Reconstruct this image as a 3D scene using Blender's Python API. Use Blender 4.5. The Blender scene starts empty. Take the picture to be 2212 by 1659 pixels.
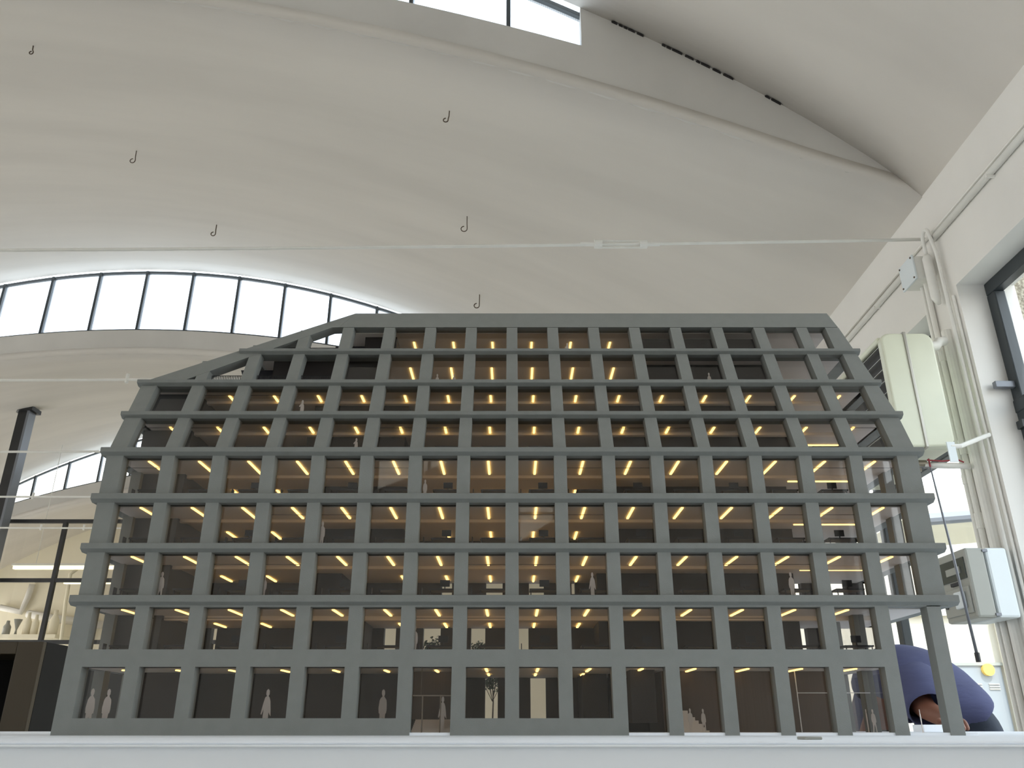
import bpy, bmesh, math, random
from mathutils import Vector, Matrix
random.seed(7)
S = bpy.context.scene
COL = S.collection
EYE = 0.97                      # eye height above the hall floor; all z below are measured from eye height
# ------------------------------------------------------------------ camera
F_PX, PITCH = 1760.0, math.radians(22.86)
cam_d = bpy.data.cameras.new('camera'); cam = bpy.data.objects.new('camera', cam_d); COL.objects.link(cam)
cam_d.sensor_width = 36.0; cam_d.lens = 36.0 * F_PX / 2212.0; cam_d.clip_start = 0.02; cam_d.clip_end = 300
cam.location = (0, 0, EYE); cam.rotation_euler = (math.radians(90) + PITCH, 0, 0)
S.camera = cam
# ------------------------------------------------------------------ world, light, exposure
w = bpy.data.worlds.new('sky'); S.world = w; w.use_nodes = True
nt = w.node_tree; nt.nodes.clear()
wo = nt.nodes.new('ShaderNodeOutputWorld'); bg = nt.nodes.new('ShaderNodeBackground')
tc = nt.nodes.new('ShaderNodeTexCoord'); sep = nt.nodes.new('ShaderNodeSeparateXYZ')
rp = nt.nodes.new('ShaderNodeValToRGB')
rp.color_ramp.elements[0].position = 0.0; rp.color_ramp.elements[0].color = (1.0, 0.97, 0.92, 1)
rp.color_ramp.elements[1].position = 0.7; rp.color_ramp.elements[1].color = (0.72, 0.86, 1.0, 1)
e = rp.color_ramp.elements.new(0.25); e.color = (0.93, 0.97, 1.0, 1)
nt.links.new(tc.outputs['Generated'], sep.inputs[0]); nt.links.new(sep.outputs['Z'], rp.inputs[0])
nt.links.new(rp.outputs[0], bg.inputs[0]); nt.links.new(bg.outputs[0], wo.inputs[0])
bg.inputs[1].default_value = 2.6
def portal(name, loc, rot, sx, sy):
    l = bpy.data.lights.new(name, 'AREA'); l.shape = 'RECTANGLE'; l.size = sx; l.size_y = sy
    l.cycles.is_portal = True
    o = bpy.data.objects.new(name, l); COL.objects.link(o)
    o.location = (loc[0], loc[1], loc[2] + EYE); o.rotation_euler = rot
PLANES = [-8.6, -2.3, 4.05, 10.3, 16.7]
for p in PLANES:                                   # daylight portals of the clerestories, facing back into the hall
    portal('daylight_portal', (-5.3, p + 0.2, 5.2), (math.radians(-90), 0, 0), 12.0, 2.1)
portal('daylight_portal', (2.75, 2.0, 1.07), (0, math.radians(90), 0), 2.4, 4.0)
portal('daylight_portal', (2.75, 7.1, 1.07), (0, math.radians(90), 0), 2.4, 5.7)
portal('daylight_portal', (2.75, -2.6, 1.07), (0, math.radians(90), 0), 2.4, 1.6)
for ya, yb in ((-8.2, -3), (-2, 3.6), (4.6, 9.8)):  # portals for the unseen left wall openings added as fill light
    portal('daylight_portal', (-13.2, (ya+yb)/2, 1.07), (0, math.radians(-90), 0), 2.4, yb-ya)
sunl = bpy.data.lights.new('sun', 'SUN'); sunl.energy = 2.0; sunl.angle = math.radians(1.0); sunl.color = (1.0, 0.95, 0.86)
sun = bpy.data.objects.new('sun', sunl); COL.objects.link(sun); sun.rotation_euler = (math.radians(38), 0, math.radians(18))
S.view_settings.view_transform = 'Standard'; S.view_settings.look = 'None'
S.view_settings.gamma = 1.0; S.view_settings.use_curve_mapping = False
S.view_settings.exposure = 0.82
S.cycles.use_denoising = True
S.cycles.max_bounces = 10; S.cycles.diffuse_bounces = 6; S.cycles.glossy_bounces = 4
S.cycles.transparent_max_bounces = 24; S.cycles.transmission_bounces = 8
S.cycles.sample_clamp_indirect = 6.0; S.cycles.caustics_reflective = False; S.cycles.caustics_refractive = False

# ------------------------------------------------------------------ materials
def lin(c):
    return tuple((v/255/12.92 if v/255 <= .04045 else ((v/255+.055)/1.055)**2.4) for v in c) + (1,)
def mat(name, rgb, rough=.6, metal=0, var=0.0, scale=8.0, bump=0.0, bscale=60.0, stretch=(1, 1, 1), spec=.5, rgb2=None, thr=(.35, .65)):
    m = bpy.data.materials.new(name); m.use_nodes = True; t = m.node_tree
    b = t.nodes['Principled BSDF']; b.inputs['Base Color'].default_value = lin(rgb)
    b.inputs['Roughness'].default_value = rough; b.inputs['Metallic'].default_value = metal
    b.inputs['Specular IOR Level'].default_value = spec
    co = t.nodes.new('ShaderNodeTexCoord'); mp = t.nodes.new('ShaderNodeMapping'); mp.inputs['Scale'].default_value = stretch
    t.links.new(co.outputs['Object'], mp.inputs[0])
    if var or rgb2:
        n = t.nodes.new('ShaderNodeTexNoise'); n.inputs['Scale'].default_value = scale; n.inputs['Detail'].default_value = 6
        t.links.new(mp.outputs[0], n.inputs[0])
        r = t.nodes.new('ShaderNodeValToRGB'); r.color_ramp.elements[0].position = thr[0]; r.color_ramp.elements[1].position = thr[1]
        c = lin(rgb); d = lin(rgb2) if rgb2 else tuple(max(0, v*(1-var)) for v in c[:3]) + (1,)
        r.color_ramp.elements[0].color = d; r.color_ramp.elements[1].color = c
        t.links.new(n.outputs[0], r.inputs[0]); t.links.new(r.outputs[0], b.inputs['Base Color'])
    if bump:
        n2 = t.nodes.new('ShaderNodeTexNoise'); n2.inputs['Scale'].default_value = bscale; n2.inputs['Detail'].default_value = 4
        bm_ = t.nodes.new('ShaderNodeBump'); bm_.inputs['Strength'].default_value = bump; bm_.inputs['Distance'].default_value = .01
        t.links.new(mp.outputs[0], n2.inputs[0]); t.links.new(n2.outputs[0], bm_.inputs['Height']); t.links.new(bm_.outputs[0], b.inputs['Normal'])
    return m
def emis(name, rgb, strength):
    m = bpy.data.materials.new(name); m.use_nodes = True; b = m.node_tree.nodes['Principled BSDF']
    b.inputs['Base Color'].default_value = lin(rgb); b.inputs['Emission Color'].default_value = lin(rgb)
    b.inputs['Emission Strength'].default_value = strength
    return m
def glass(name, tint=(1, 1, 1), ior=1.5, gl=1.0):
    m = bpy.data.materials.new(name); m.use_nodes = True; t = m.node_tree; t.nodes.clear()
    o = t.nodes.new('ShaderNodeOutputMaterial'); mx = t.nodes.new('ShaderNodeMixShader')
    tr = t.nodes.new('ShaderNodeBsdfTransparent'); g = t.nodes.new('ShaderNodeBsdfGlossy'); lw = t.nodes.new('ShaderNodeLayerWeight'); pw = t.nodes.new('ShaderNodeMath'); pw.operation = 'POWER'; pw.inputs[1].default_value = 5
    f = t.nodes.new('ShaderNodeMath'); f.operation = 'MULTIPLY_ADD'; f0 = 1.25*((ior-1)/(ior+1))**2; f.inputs[1].default_value = 1-f0; f.inputs[2].default_value = f0; lw.inputs[0].default_value = .5
    tr.inputs[0].default_value = tint + (1,); g.inputs['Roughness'].default_value = 0.02; g.inputs[0].default_value = (gl, gl, gl, 1)
    t.links.new(lw.outputs['Facing'], pw.inputs[0]); t.links.new(pw.outputs[0], f.inputs[0])
    t.links.new(f.outputs[0], mx.inputs[0]); t.links.new(tr.outputs[0], mx.inputs[1]); t.links.new(g.outputs[0], mx.inputs[2]); t.links.new(mx.outputs[0], o.inputs[0])
    return m
def fluted():
    m = bpy.data.materials.new('fluted_polycarbonate'); m.use_nodes = True; t = m.node_tree; t.nodes.clear()
    o = t.nodes.new('ShaderNodeOutputMaterial'); mx = t.nodes.new('ShaderNodeMixShader'); mx.inputs[0].default_value = .35
    tr = t.nodes.new('ShaderNodeBsdfTransparent'); tl = t.nodes.new('ShaderNodeBsdfTranslucent')
    wv = t.nodes.new('ShaderNodeTexWave'); wv.inputs['Scale'].default_value = 22; wv.bands_direction = 'X'
    co = t.nodes.new('ShaderNodeTexCoord'); r = t.nodes.new('ShaderNodeValToRGB')
    r.color_ramp.elements[0].color = (.58, .65, .73, 1); r.color_ramp.elements[1].color = (.86, .885, .91, 1)
    t.links.new(co.outputs['Object'], wv.inputs[0]); t.links.new(wv.outputs[0], r.inputs[0]); t.links.new(r.outputs[0], tr.inputs[0]); t.links.new(r.outputs[0], tl.inputs[0])
    t.links.new(tr.outputs[0], mx.inputs[1]); t.links.new(tl.outputs[0], mx.inputs[2]); t.links.new(mx.outputs[0], o.inputs[0])
    return m
M = dict(
    plaster=mat('vault_plaster', (219, 214, 207), .9, var=.09, scale=.55, bump=.25, bscale=3.0, stretch=(.5, 3, 1), spec=.2),
    rib=mat('rib_plaster', (208, 205, 200), .9, var=.10, scale=1.2, bump=.2, bscale=6, spec=.2),
    wall=mat('wall_plaster', (236, 234, 230), .85, var=.06, scale=1.5, bump=.15, bscale=14, spec=.25),
    cream=mat('cream_wall', (240, 233, 212), .8, var=.05, scale=1.0),
    floor=mat('hall_floor', (214, 212, 206), .5, var=.12, scale=1.5),
    paint=mat('grey_model_paint', (133, 136, 134), .75, var=.05, scale=45, bump=.08, bscale=500),
    paint2=mat('grey_model_paint_edge', (129, 132, 130), .75, var=.06, scale=60, bump=.08, bscale=500),
    soffit=mat('model_soffit', (222, 216, 212), .7),
    beam=mat('model_beam', (234, 224, 212), .7),
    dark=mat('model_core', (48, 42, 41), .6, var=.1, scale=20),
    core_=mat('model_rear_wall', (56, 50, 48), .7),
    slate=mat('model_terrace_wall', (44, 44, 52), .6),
    brown=mat('ribbed_brown_core', (92, 78, 68), .6, var=.25, scale=3, stretch=(220, 1, .5)),
    furn=mat('black_furniture', (34, 35, 40), .5),
    frame=mat('dark_window_line', (52, 50, 48), .5),
    bronze=mat('bronze_frame', (112, 100, 88), .5),
    white=mat('white_laminate', (244, 248, 254), .9, var=.02, scale=4, spec=.05),
    paper=mat('white_card', (240, 232, 226), .8),
    steps=mat('pale_steps', (244, 236, 228), .7),
    blackm=mat('black_steel', (38, 39, 41), .5, var=.2, scale=6),
    greysteel=mat('grey_steel', (120, 124, 132), .4, metal=.2),
    alu=mat('anthracite_frame', (52, 58, 62), .4),
    pipe=mat('white_pipe', (238, 237, 232), .5, var=.05, scale=10),
    heater=mat('pale_green_enamel', (220, 223, 203), .35, var=.05, scale=6),
    heatdark=mat('heater_inside', (28, 26, 24), .6),
    slat=mat('heater_slat', (170, 168, 160), .35, metal=.5),
    boxw=mat('box_white', (222, 230, 234), .4),
    boxg=mat('box_grey', (158, 160, 154), .4),
    glassd=mat('smoked_cover', (70, 76, 74), .15),
    red=mat('red_tape', (150, 50, 60), .5),
    brass=mat('old_brass', (130, 122, 108), .4, metal=.5),
    brownbox=mat('dark_brown_board', (60, 50, 33), .6, var=.1, scale=2),
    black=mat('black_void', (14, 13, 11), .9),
    shirt=mat('blue_cotton', (76, 80, 114), .9, var=.18, scale=5, bump=.6, bscale=9, stretch=(1, 1, 3)),
    trousers=mat('navy_twill', (44, 52, 66), .85, var=.12, scale=6, bump=.3, bscale=20),
    skin=mat('skin', (124, 80, 62), .55), hair=mat('dark_hair', (24, 20, 20), .7),
    shoe=mat('black_shoe', (25, 25, 25), .6),
    render=mat('roughcast', (150, 146, 132), .95, rgb2=(104, 98, 86), scale=70, bump=.8, bscale=80, thr=(.4, .6)),
    ext=mat('exterior_wall', (206, 200, 186), .9, var=.04, scale=1),
    extdoor=mat('exterior_door', (150, 156, 162), .5),
    concrete=mat('courtyard', (140, 138, 132), .9, var=.1, scale=1),
    leaf=mat('leaf', (70, 84, 58), .7, var=.3, scale=90), twig=mat('twig', (70, 56, 44), .8),
    wire=mat('rusty_wire', (92, 80, 68), .7),
    lamp=emis('warm_strip', (255, 212, 122), 2.0),
    tube=emis('fluorescent', (252, 240, 190), 1.6),
    ylamp=emis('yellow_lamp', (240, 196, 90), .05),
    pane=glass('model_pane', (.80, .78, .77), 1.52),
    wglass=glass('window_glass', (.93, .96, .96), 1.45),
    pglass=glass('partition_glass', (.88, .87, .84), 1.45),
    poly=fluted(), crack=mat('crack', (40, 38, 36), .9), grout=mat('grout', (120, 118, 112), .9),
)
# ------------------------------------------------------------------ helpers
class MB:
    def __init__(s): s.v = []; s.f = []
    def add(s, vs, fs):
        n = len(s.v); s.v += [tuple(v) for v in vs]; s.f += [tuple(i+n for i in f) for f in fs]; return s
    def box(s, x0, x1, y0, y1, z0, z1):
        return s.add([(x0,y0,z0),(x1,y0,z0),(x1,y1,z0),(x0,y1,z0),(x0,y0,z1),(x1,y0,z1),(x1,y1,z1),(x0,y1,z1)],
                     [(0,3,2,1),(4,5,6,7),(0,1,5,4),(1,2,6,5),(2,3,7,6),(3,0,4,7)])
    def hexa(s, p):        # 8 points: bottom ring 0-3, top ring 4-7
        return s.add(p, [(0,3,2,1),(4,5,6,7),(0,1,5,4),(1,2,6,5),(2,3,7,6),(3,0,4,7)])
    def prism(s, poly, off):   # planar polygon (3D pts) extruded by vector off
        n = len(poly); off = Vector(off)
        vs = [Vector(p) for p in poly] + [Vector(p)+off for p in poly]
        return s.add(vs, [tuple(range(n-1, -1, -1)), tuple(range(n, 2*n))] + [(i, (i+1) % n, (i+1) % n+n, i+n) for i in range(n)])
    def tube(s, pts, r, seg=10, caps=True):
        pts = [Vector(p) for p in pts]; rr = r if isinstance(r, (list, tuple)) else [r]*len(pts)
        n0 = len(s.v); up = None
        for i, p in enumerate(pts):
            d = (pts[min(i+1, len(pts)-1)] - pts[max(i-1, 0)]).normalized()
            if up is None: up = Vector((0, 0, 1)) if abs(d.z) < .9 else Vector((1, 0, 0))
            a = d.cross(up).normalized(); b = a.cross(d).normalized(); up = b
            for k in range(seg):
                t = 2*math.pi*k/seg; s.v.append(tuple(p + a*math.cos(t)*rr[i] + b*math.sin(t)*rr[i]))
        for i in range(len(pts)-1):
            for k in range(seg):
                s.f.append((n0+i*seg+k, n0+i*seg+(k+1) % seg, n0+(i+1)*seg+(k+1) % seg, n0+(i+1)*seg+k))
        if caps:
            s.f.append(tuple(n0+k for k in range(seg-1, -1, -1))); m = n0+(len(pts)-1)*seg; s.f.append(tuple(m+k for k in range(seg)))
        return s
    def build(s, name, m, parent=None, org=None, bevel=0, smooth=False, bseg=2):
        if not s.v: return None
        me = bpy.data.meshes.new(name)
        if org is None: org = ORG.get(parent.name, (0, 0, 0)) if parent else centre_base(s.v)
        me.from_pydata([(v[0]-org[0], v[1]-org[1], v[2]-org[2]) for v in s.v], [], s.f)
        b = bmesh.new(); b.from_mesh(me); bmesh.ops.recalc_face_normals(b, faces=b.faces); b.to_mesh(me); b.free()
        me.materials.append(m)
        o = bpy.data.objects.new(name, me); COL.objects.link(o)
        if parent: o.parent = parent; ORG[o.name] = org
        else: o.location = (org[0], org[1], org[2]+EYE); ORG[o.name] = org
        if bevel:
            md = o.modifiers.new('bevel', 'BEVEL'); md.width = bevel; md.segments = bseg; md.limit_method = 'ANGLE'; md.angle_limit = math.radians(40)
        if smooth:
            for p in me.polygons: p.use_smooth = True
        return o
ORG = {}
def centre_base(v):
    xs = [a[0] for a in v]; ys = [a[1] for a in v]; zs = [a[2] for a in v]
    return ((min(xs)+max(xs))/2, (min(ys)+max(ys))/2, min(zs))
def tag(o, label, cat, group=None):
    o['label'] = label; o['category'] = cat
    if group: o['group'] = group
    return o
def root(name, loc, label, cat, group=None):
    o = bpy.data.objects.new(name, None); COL.objects.link(o); o.empty_display_size = .1
    o.location = (loc[0], loc[1], loc[2]+EYE); ORG[o.name] = tuple(loc)
    return tag(o, label, cat, group)
def struct(o): o['kind'] = 'structure'; return o
cp, sp = math.cos(PITCH), math.sin(PITCH)
def ray(x, y):                       # direction of a measured sight line, y component 1
    dx, dy = x-1106.0, 829.5-y; Y = F_PX*cp - dy*sp; Z = F_PX*sp + dy*cp
    return dx/Y, Z/Y
def at(x, y, Y): a, b = ray(x, y); return Vector((a*Y, Y, b*Y))

# ================================================================== THE HALL
XC = -5.3; XR = 2.45; XL = -13.05; FLOOR = -EYE
def end_(x, r): return max(0, (abs(x-XC)-r)/(7.75-r))**2
def high(x): return 6.15 - .0515*(x-XC)**2 - .09*end_(x, 6.7)
def low(x): return 5.17 - .032*(x-XC)**2
def band(x): return low(x) - .37 + .08*end_(x, 6.9)
def shell(y0, y1, name='ceiling'):
    mb = MB(); nx, ny = 128, 14
    for j in range(ny+1):
        t = j/ny; y = y0+(y1-y0)*t
        for i in range(nx+1):
            x = XL-.15+(XR+.3-XL)*i/nx
            mb.v.append((x, y, band(x)+(high(x)-band(x))*t - .04*max(0, (x-XR+.3)/.3)**2))
    for j in range(ny):
        for i in range(nx):
            a = j*(nx+1)+i; mb.f.append((a, a+1, a+nx+2, a+nx+1))
    o = mb.build(name, M['plaster'], org=(0, 0, 0), smooth=True)
    md = o.modifiers.new('t', 'SOLIDIFY'); md.thickness = .09; md.offset = 1
    struct(o); return o
Ys = [-14.9] + PLANES + [23.0]
shells = [shell(Ys[i], Ys[i+1]) for i in range(len(Ys)-1)]
XW0, XW1 = -11.1, .52
bars = {-8.6: -.1, -2.3: -.1, 4.05: -.024, 10.3: -.024+.0, 16.7: -.16}
bars = {-8.6: .6, -2.3: .6, 4.05: .636, 10.3: .775, 16.7: .5}
stepb = {4.05: .66, 10.3: .6775, 16.7: .665}
for k, p in enumerate(PLANES):
    # rib face below the glazing, plus the solid ends beyond the glazing
    mb = MB(); n = 60
    for i in range(n):
        x0 = XL-.1+(XR+.2-XL)*i/n; x1 = XL-.1+(XR+.2-XL)*(i+1)/n
        t0 = low(x0) if XW0 < (x0+x1)/2 < XW1 else max(high(x0), low(x0)); t1 = low(x1) if XW0 < (x0+x1)/2 < XW1 else max(high(x1), low(x1))
        if not (XW0 < (x0+x1)/2 < XW1): t0 = high(x0)+.02; t1 = high(x1)+.02
        mb.hexa([(x0,p,band(x0)),(x1,p,band(x1)),(x1,p+.14,band(x1)+.0219*(high(x1)-band(x1))+.004),(x0,p+.14,band(x0)+.0219*(high(x0)-band(x0))+.004),(x0,p,t0),(x1,p,t1),(x1,p+.14,t1),(x0,p+.14,t0)])
    struct(mb.build('trim_%d' % (k+1), M['rib'], org=(0, 0, 0)))
    mb = MB(); xs = [XW0+(XW1-XW0)*i/40 for i in range(41)]
    for a, b in zip(xs, xs[1:]):
        mb.add([(a,p+.07,low(a)),(b,p+.07,low(b)),(b,p+.07,high(b)),(a,p+.07,high(a))], [(0,1,2,3)])
    win = struct(mb.build('window_%d' % (k+1), M['poly'], org=(0, p+.07, 4)))
    fb = MB()
    for a, b in zip(xs, xs[1:]):
        for fn, s in ((low, 0), (high, -.035)):
            fb.hexa([(a,p+.04,fn(a)+s),(b,p+.04,fn(b)+s),(b,p+.09,fn(b)+s),(a,p+.09,fn(a)+s),(a,p+.04,fn(a)+s+.035),(b,p+.04,fn(b)+s+.035),(b,p+.09,fn(b)+s+.035),(a,p+.09,fn(a)+s+.035)])
    fb.box(XW1-.03, XW1, p+.03, p+.1, low(XW1), high(XW1)); fb.box(XW0, XW0+.03, p+.03, p+.1, low(XW0), high(XW0))
    ofs, st = bars[p], stepb.get(p, .66); x = ofs-st
    while x > XW0+.05:
        hw = .014 if k == 2 else .018
        if x < XW1-.02: fb.box(x-hw, x+hw, p+.03, p+.1, low(x), high(x))
        x -= st
    fb.build('window_frame', M['alu'], win)
# crack along the joint of the near shell
cb = MB(); x = .66
while x < 1.7:
    L = random.uniform(.02, .07); wd = random.uniform(.001, .003)*(2.2 if abs(x-1.0) < .06 or x < .72 else 1)
    if random.random() < .72:
        cb.hexa([(x,4.035,high(x)-.012),(x+L,4.035,high(x+L)-.012),(x+L,4.05,high(x+L)-.012),(x,4.05,high(x)-.012),
                 (x,4.035,high(x)-.012+wd),(x+L,4.035,high(x+L)-.012+wd*.4),(x+L,4.05,high(x+L)+.0),(x,4.05,high(x)+.0)])
    x += L*1.3
struct(cb.build('trim_8', M['crack']))
# floor, walls
struct(MB().box(XL-.3, XR+.4, -15, 23.2, FLOOR-.2, FLOOR).build('floor', M['floor']))
lw_ = MB(); lw_.box(XL-.3, XL, -15, 23.2, 2.25, 3.4).box(XL-.3, XL, -15, 23.2, FLOOR, -.12); prev = -15
for a_, b_ in ((-8.2, -3), (-2, 3.6), (4.6, 9.8), (10.8, 16.2), (17, 22.5)):  # out-of-view openings, added to let extra fill light into the hall
    lw_.box(XL-.3, XL, prev, a_, -.12, 2.25); prev = b_
lw_.box(XL-.3, XL, prev, 23.2, -.12, 2.25); struct(lw_.build('wall_left', M['wall']))
struct(MB().box(XL, XR, 19.6, 19.8, FLOOR, 5.9).build('wall_back', M['cream']))
# right wall: solid above the windows, piers between, low parapet
rw = MB(); XO = XR+.32; WT = 2.25; SILL = -.12
rw.box(XR, XO, -15, 23.2, WT, 3.25)
rw.box(XR, XO, -15, 23.2, FLOOR, SILL)
openings = [(-3.4, -1.8), (-.6, 3.93), (4.27, 9.9), (10.7, 16.2)]
prev = -15
for a, b in openings:
    rw.box(XR, XO, prev, a, SILL, WT); prev = b
rw.box(XR, XO, prev, 23.2, SILL, WT)
struct(rw.build('wall_right', M['wall']))
for n, (a, b) in enumerate(openings):
    XF = XR+.15; gl = MB().add([(XF+.03,a,SILL),(XF+.03,b,SILL),(XF+.03,b,WT),(XF+.03,a,WT)], [(0,1,2,3)])
    win = struct(gl.build('window_%d' % (n+6), M['wglass']))
    fr = MB(); ORG[win.name] = ORG[win.name]
    fw = .075
    fr.box(XF, XF+.06, a, b, WT-fw, WT); fr.box(XF, XF+.06, a, b, SILL, SILL+fw); fr.box(XF-.005, XF+.06, a, b, 1.49, 1.56)
    cnt = max(2, round((b-a)/1.45)); st = (b-a)/cnt
    for i in range(cnt+1):
        yy = a+i*st; y0 = max(a, yy-fw/2); y1 = min(b, yy+fw/2)
        if i == 0: y1 = a+fw
        if i == cnt: y0 = b-fw
        fr.box(XF, XF+.06, y0, y1, SILL+fw, WT-fw)
    fr.build('window_frame', M['alu'], win, bevel=.006)
    if n == 1:
        MB().box(XF-.10, XF+.01, b-.05, b-.02, 1.62, 1.655).build('handle', M['greysteel'], win, bevel=.003)
        MB().box(XF-.02, XF+.01, b-.06, b-.01, 1.40, 1.44).build('latch', M['alu'], win)
# rear wall behind the camera with a sloping high window
RY = -9.0
poly = [(-2.2, 3.28), (-.75, 3.86), (-.75, 4.3), (-2.2, 4.3)]
wb = MB()
wb.box(XL, -2.2, RY-.2, RY, FLOOR, 6.4); wb.box(.15, .15, RY-.2, RY, 0, 0.001)
wb.prism([(-2.2,RY,FLOOR),(-.75,RY,FLOOR),(-.75,RY,3.86),(-2.2,RY,3.28)], (0,-.2,0))
wb.box(-2.2, -.75, RY-.2, RY, 4.3, 6.4); wb.box(-.75, .12, RY-.2, RY, FLOOR, 6.0)
wb.prism([(.12,RY,FLOOR),(.75,RY,FLOOR),(.75,RY,2.95),(.12,RY,2.55)], (0,-.2,0)); wb.box(.12, .75, RY-.2, RY, 3.25, 6.0)
wb.box(.75, XR, RY-.2, RY, FLOOR, 4.6)
struct(wb.build('wall_rear', M['wall'], org=(0, RY, 0)))
win = struct(MB().add([(-2.2,RY-.1,3.28),(-.75,RY-.1,3.86),(-.75,RY-.1,4.3),(-2.2,RY-.1,4.3)], [(0,1,2,3)]).build('window_11', M['wglass']))
MB().box(-1.3, -1.26, RY-.12, RY-.04, 3.6, 4.3).box(-2.1, -2.06, RY-.12, RY-.04, 3.3, 4.3).build('window_frame', M['alu'], win)
win = struct(MB().add([(.12,RY-.1,2.5),(.75,RY-.1,2.9),(.75,RY-.1,3.3),(.12,RY-.1,3.3)], [(0,1,2,3)]).build('window_12', M['wglass']))
MB().box(.62, .65, RY-.12, RY-.04, 2.7, 3.3).box(.12, .75, RY-.12, RY-.04, 2.96, 2.99).build('window_frame', M['alu'], win)

# tie rods across the hall
def rodz(x): return 2.573+.082*((x-XC)/7.75)**2
rod_lbl = ['white tie rod with turnbuckle crossing the nearest vault', 'white tie rod crossing just above the left end of the model roof',
           'white tie rod in front of the far curved window at left', 'white tie rod crossing just below the far curved window',
           'farthest white tie rod, along the top of the glazed partition']
for k, y in enumerate([4.1, 6.03, 7.87, 9.62, 11.3]):
    pts = [(x, y, rodz(x)) for x in [XL+(XR-XL)*i/24 for i in range(25)]]
    r = MB().tube(pts, .010 if k == 0 else .012, 8).build('tie_rod', M['pipe'], smooth=True)
    tag(r, rod_lbl[k], 'tie rod')
    if k == 0:
        t = MB(); z = rodz(.64)
        for dz in (-.022, .022): t.tube([(.51,y,z+dz),(.53,y,z+dz),(.75,y,z+dz),(.77,y,z+dz)], .0065, 8)
        t.tube([(.485,y,z),(.53,y,z)], .026, 12); t.tube([(.75,y,z),(.795,y,z)], .026, 12)
        t.tube([(.40,y,z),(.53,y,z)], .013, 10); t.tube([(.75,y,z),(.87,y,z)], .013, 10)
        t.build('turnbuckle', M['pipe'], r, smooth=False)
    else:
        t = MB()
        for x in ([-4.5, -3.1] if k == 1 else [-5.8-.2*k, -5.2-.2*k]): t.tube([(x,y,rodz(x)-.03),(x,y,rodz(x)+.05)], .014, 8)
        t.build('clamp', M['pipe'], r)
# wire hooks hanging from the vault
def hit_shell(px, py):
    a, b = ray(px, py); Y = 1.0
    while Y < 22:
        x = a*Y
        for i in range(len(Ys)-1):
            if Ys[i] <= Y < Ys[i+1]:
                t = (Y-Ys[i])/(Ys[i+1]-Ys[i]); z = band(x)+(high(x)-band(x))*t
                if b*Y >= z: return Vector((x, Y, z)), Y
        Y += .01
    return None, None
hooks = [(72, 98, 'highest', 'upper left corner of the near vault'), (971, 238, '', 'middle of the vault, left of its fold'), (295, 325, '', 'vault above the crest of the long curved window'),
         (468, 485, '', 'vault just above the tie rod, over the curved window'), (1009, 467, '', 'vault just above the tie rod, near the centre'), (1036, 636, '', 'vault right above the model roof')]
for i, (hx, hy, _, where) in enumerate(hooks):
    p, Y = hit_shell(hx, hy)
    L = [.10, .12, .14, .15, .16, .17][i]*(.9 if Y < 6 else 1.1); q = random.uniform(-.02, .02)
    pts = [p+Vector((0,0,.01)), p+Vector((q*.3,0,-L*.45)), p+Vector((q,0,-L*.7))]
    R = L*.16
    for a in range(0, 300, 30): pts.append(p+Vector((q-R+R*math.cos(math.radians(a)), 0, -L*.78-R*math.sin(math.radians(a)))))
    h = MB().tube(pts, .0045 if Y < 7 else .006, 6).build('wire_hook', M['wire'])
    tag(h, 'rusty wire hook hanging from the ' + where, 'hook', 'wire hooks in the vault')

# far left: steel column, glazed partition, tubes, cabinet, shelf and pipes
PY = 13.3
c = root('steel_column', (-8.3, PY-.25, FLOOR), 'black steel column with grey side rising to the vault at left', 'column')
ctop = band(-8.3)+(high(-8.3)-band(-8.3))*(PY-.25-10.3)/6.4
MB().box(-8.40,-8.24,PY-.34,PY-.22,FLOOR,ctop).build('shaft', M['blackm'], c)
MB().box(-8.24,-8.20,PY-.36,PY-.16,FLOOR,ctop-.02).build('flange', M['greysteel'], c)
MB().box(-8.48,-8.14,PY-.40,PY-.12,ctop-.05,ctop+.02).build('top_plate', M['blackm'], c)
pt = root('glazed_partition', (-7, PY, FLOOR), 'glazed partition with dark bars closing the left end of the hall', 'partition')
fr = MB()
for z in (3.14, 2.18, 1.23): fr.box(XL+.05, -2.0, PY-.03, PY+.03, z-.03, z+.03)
for i in range(-5, 6):
    x = -7.37+1.02*i
    if XL+.1 < x < -2: fr.box(x-.03, x+.03, PY-.035, PY+.035, FLOOR, 3.14)
fr.build('frame', M['blackm'], pt)
MB().add([(XL+.05,PY,FLOOR),(-2.0,PY,FLOOR),(-2.0,PY,3.12),(XL+.05,PY,3.12)], [(0,1,2,3)]).build('pane', M['pglass'], pt)
for (x0, x1, y, px, lb) in ((-9.45, -6.0, 15.6, 1226, 'long fluorescent tube lamp seen through the upper glazed partition'),
                       (-9.4, -6.2, 17.3, 1258, 'second, lower fluorescent tube lamp behind the glazed partition')):
    z = ray(200, px)[1]*y
    if y > 16: x0 = -9.35
    t = root('tube_lamp', ((x0+x1)/2, y, z), lb, 'lamp')
    MB().box(x0, x1, y-.04, y+.04, z-.03, z+.03).build('tube', M['tube'], t)
    MB().box(x0-.03, x1+.03, y-.05, y+.05, z+.03, z+.07).build('housing', M['pipe'], t)
    hg = MB()
    for xx in (x0+.4, x1-.4):
        zz = band(xx)+(high(xx)-band(xx))*((y-10.3)/6.4 if y < 16.7 else (y-16.7)/6.3)
        hg.tube([(xx,y,z+.06),(xx,y,zz)], .006, 6)
    hg.build('hanger', M['pipe'], t)
pp = MB()
a = at(150, 1330, 19.5); pp.tube([at(0,1312,19.5), at(45,1322,19.5), at(60,1290,19.5), at(70,1262,19.5)], .07, 8)
pp.tube([at(60,1326,19.5), at(110,1335,19.5), at(220,1350,19.5)], .09, 8)
tag(pp.build('wall_pipe', M['wall'], smooth=True), 'pale pipework running along the far cream wall', 'pipe')
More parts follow.
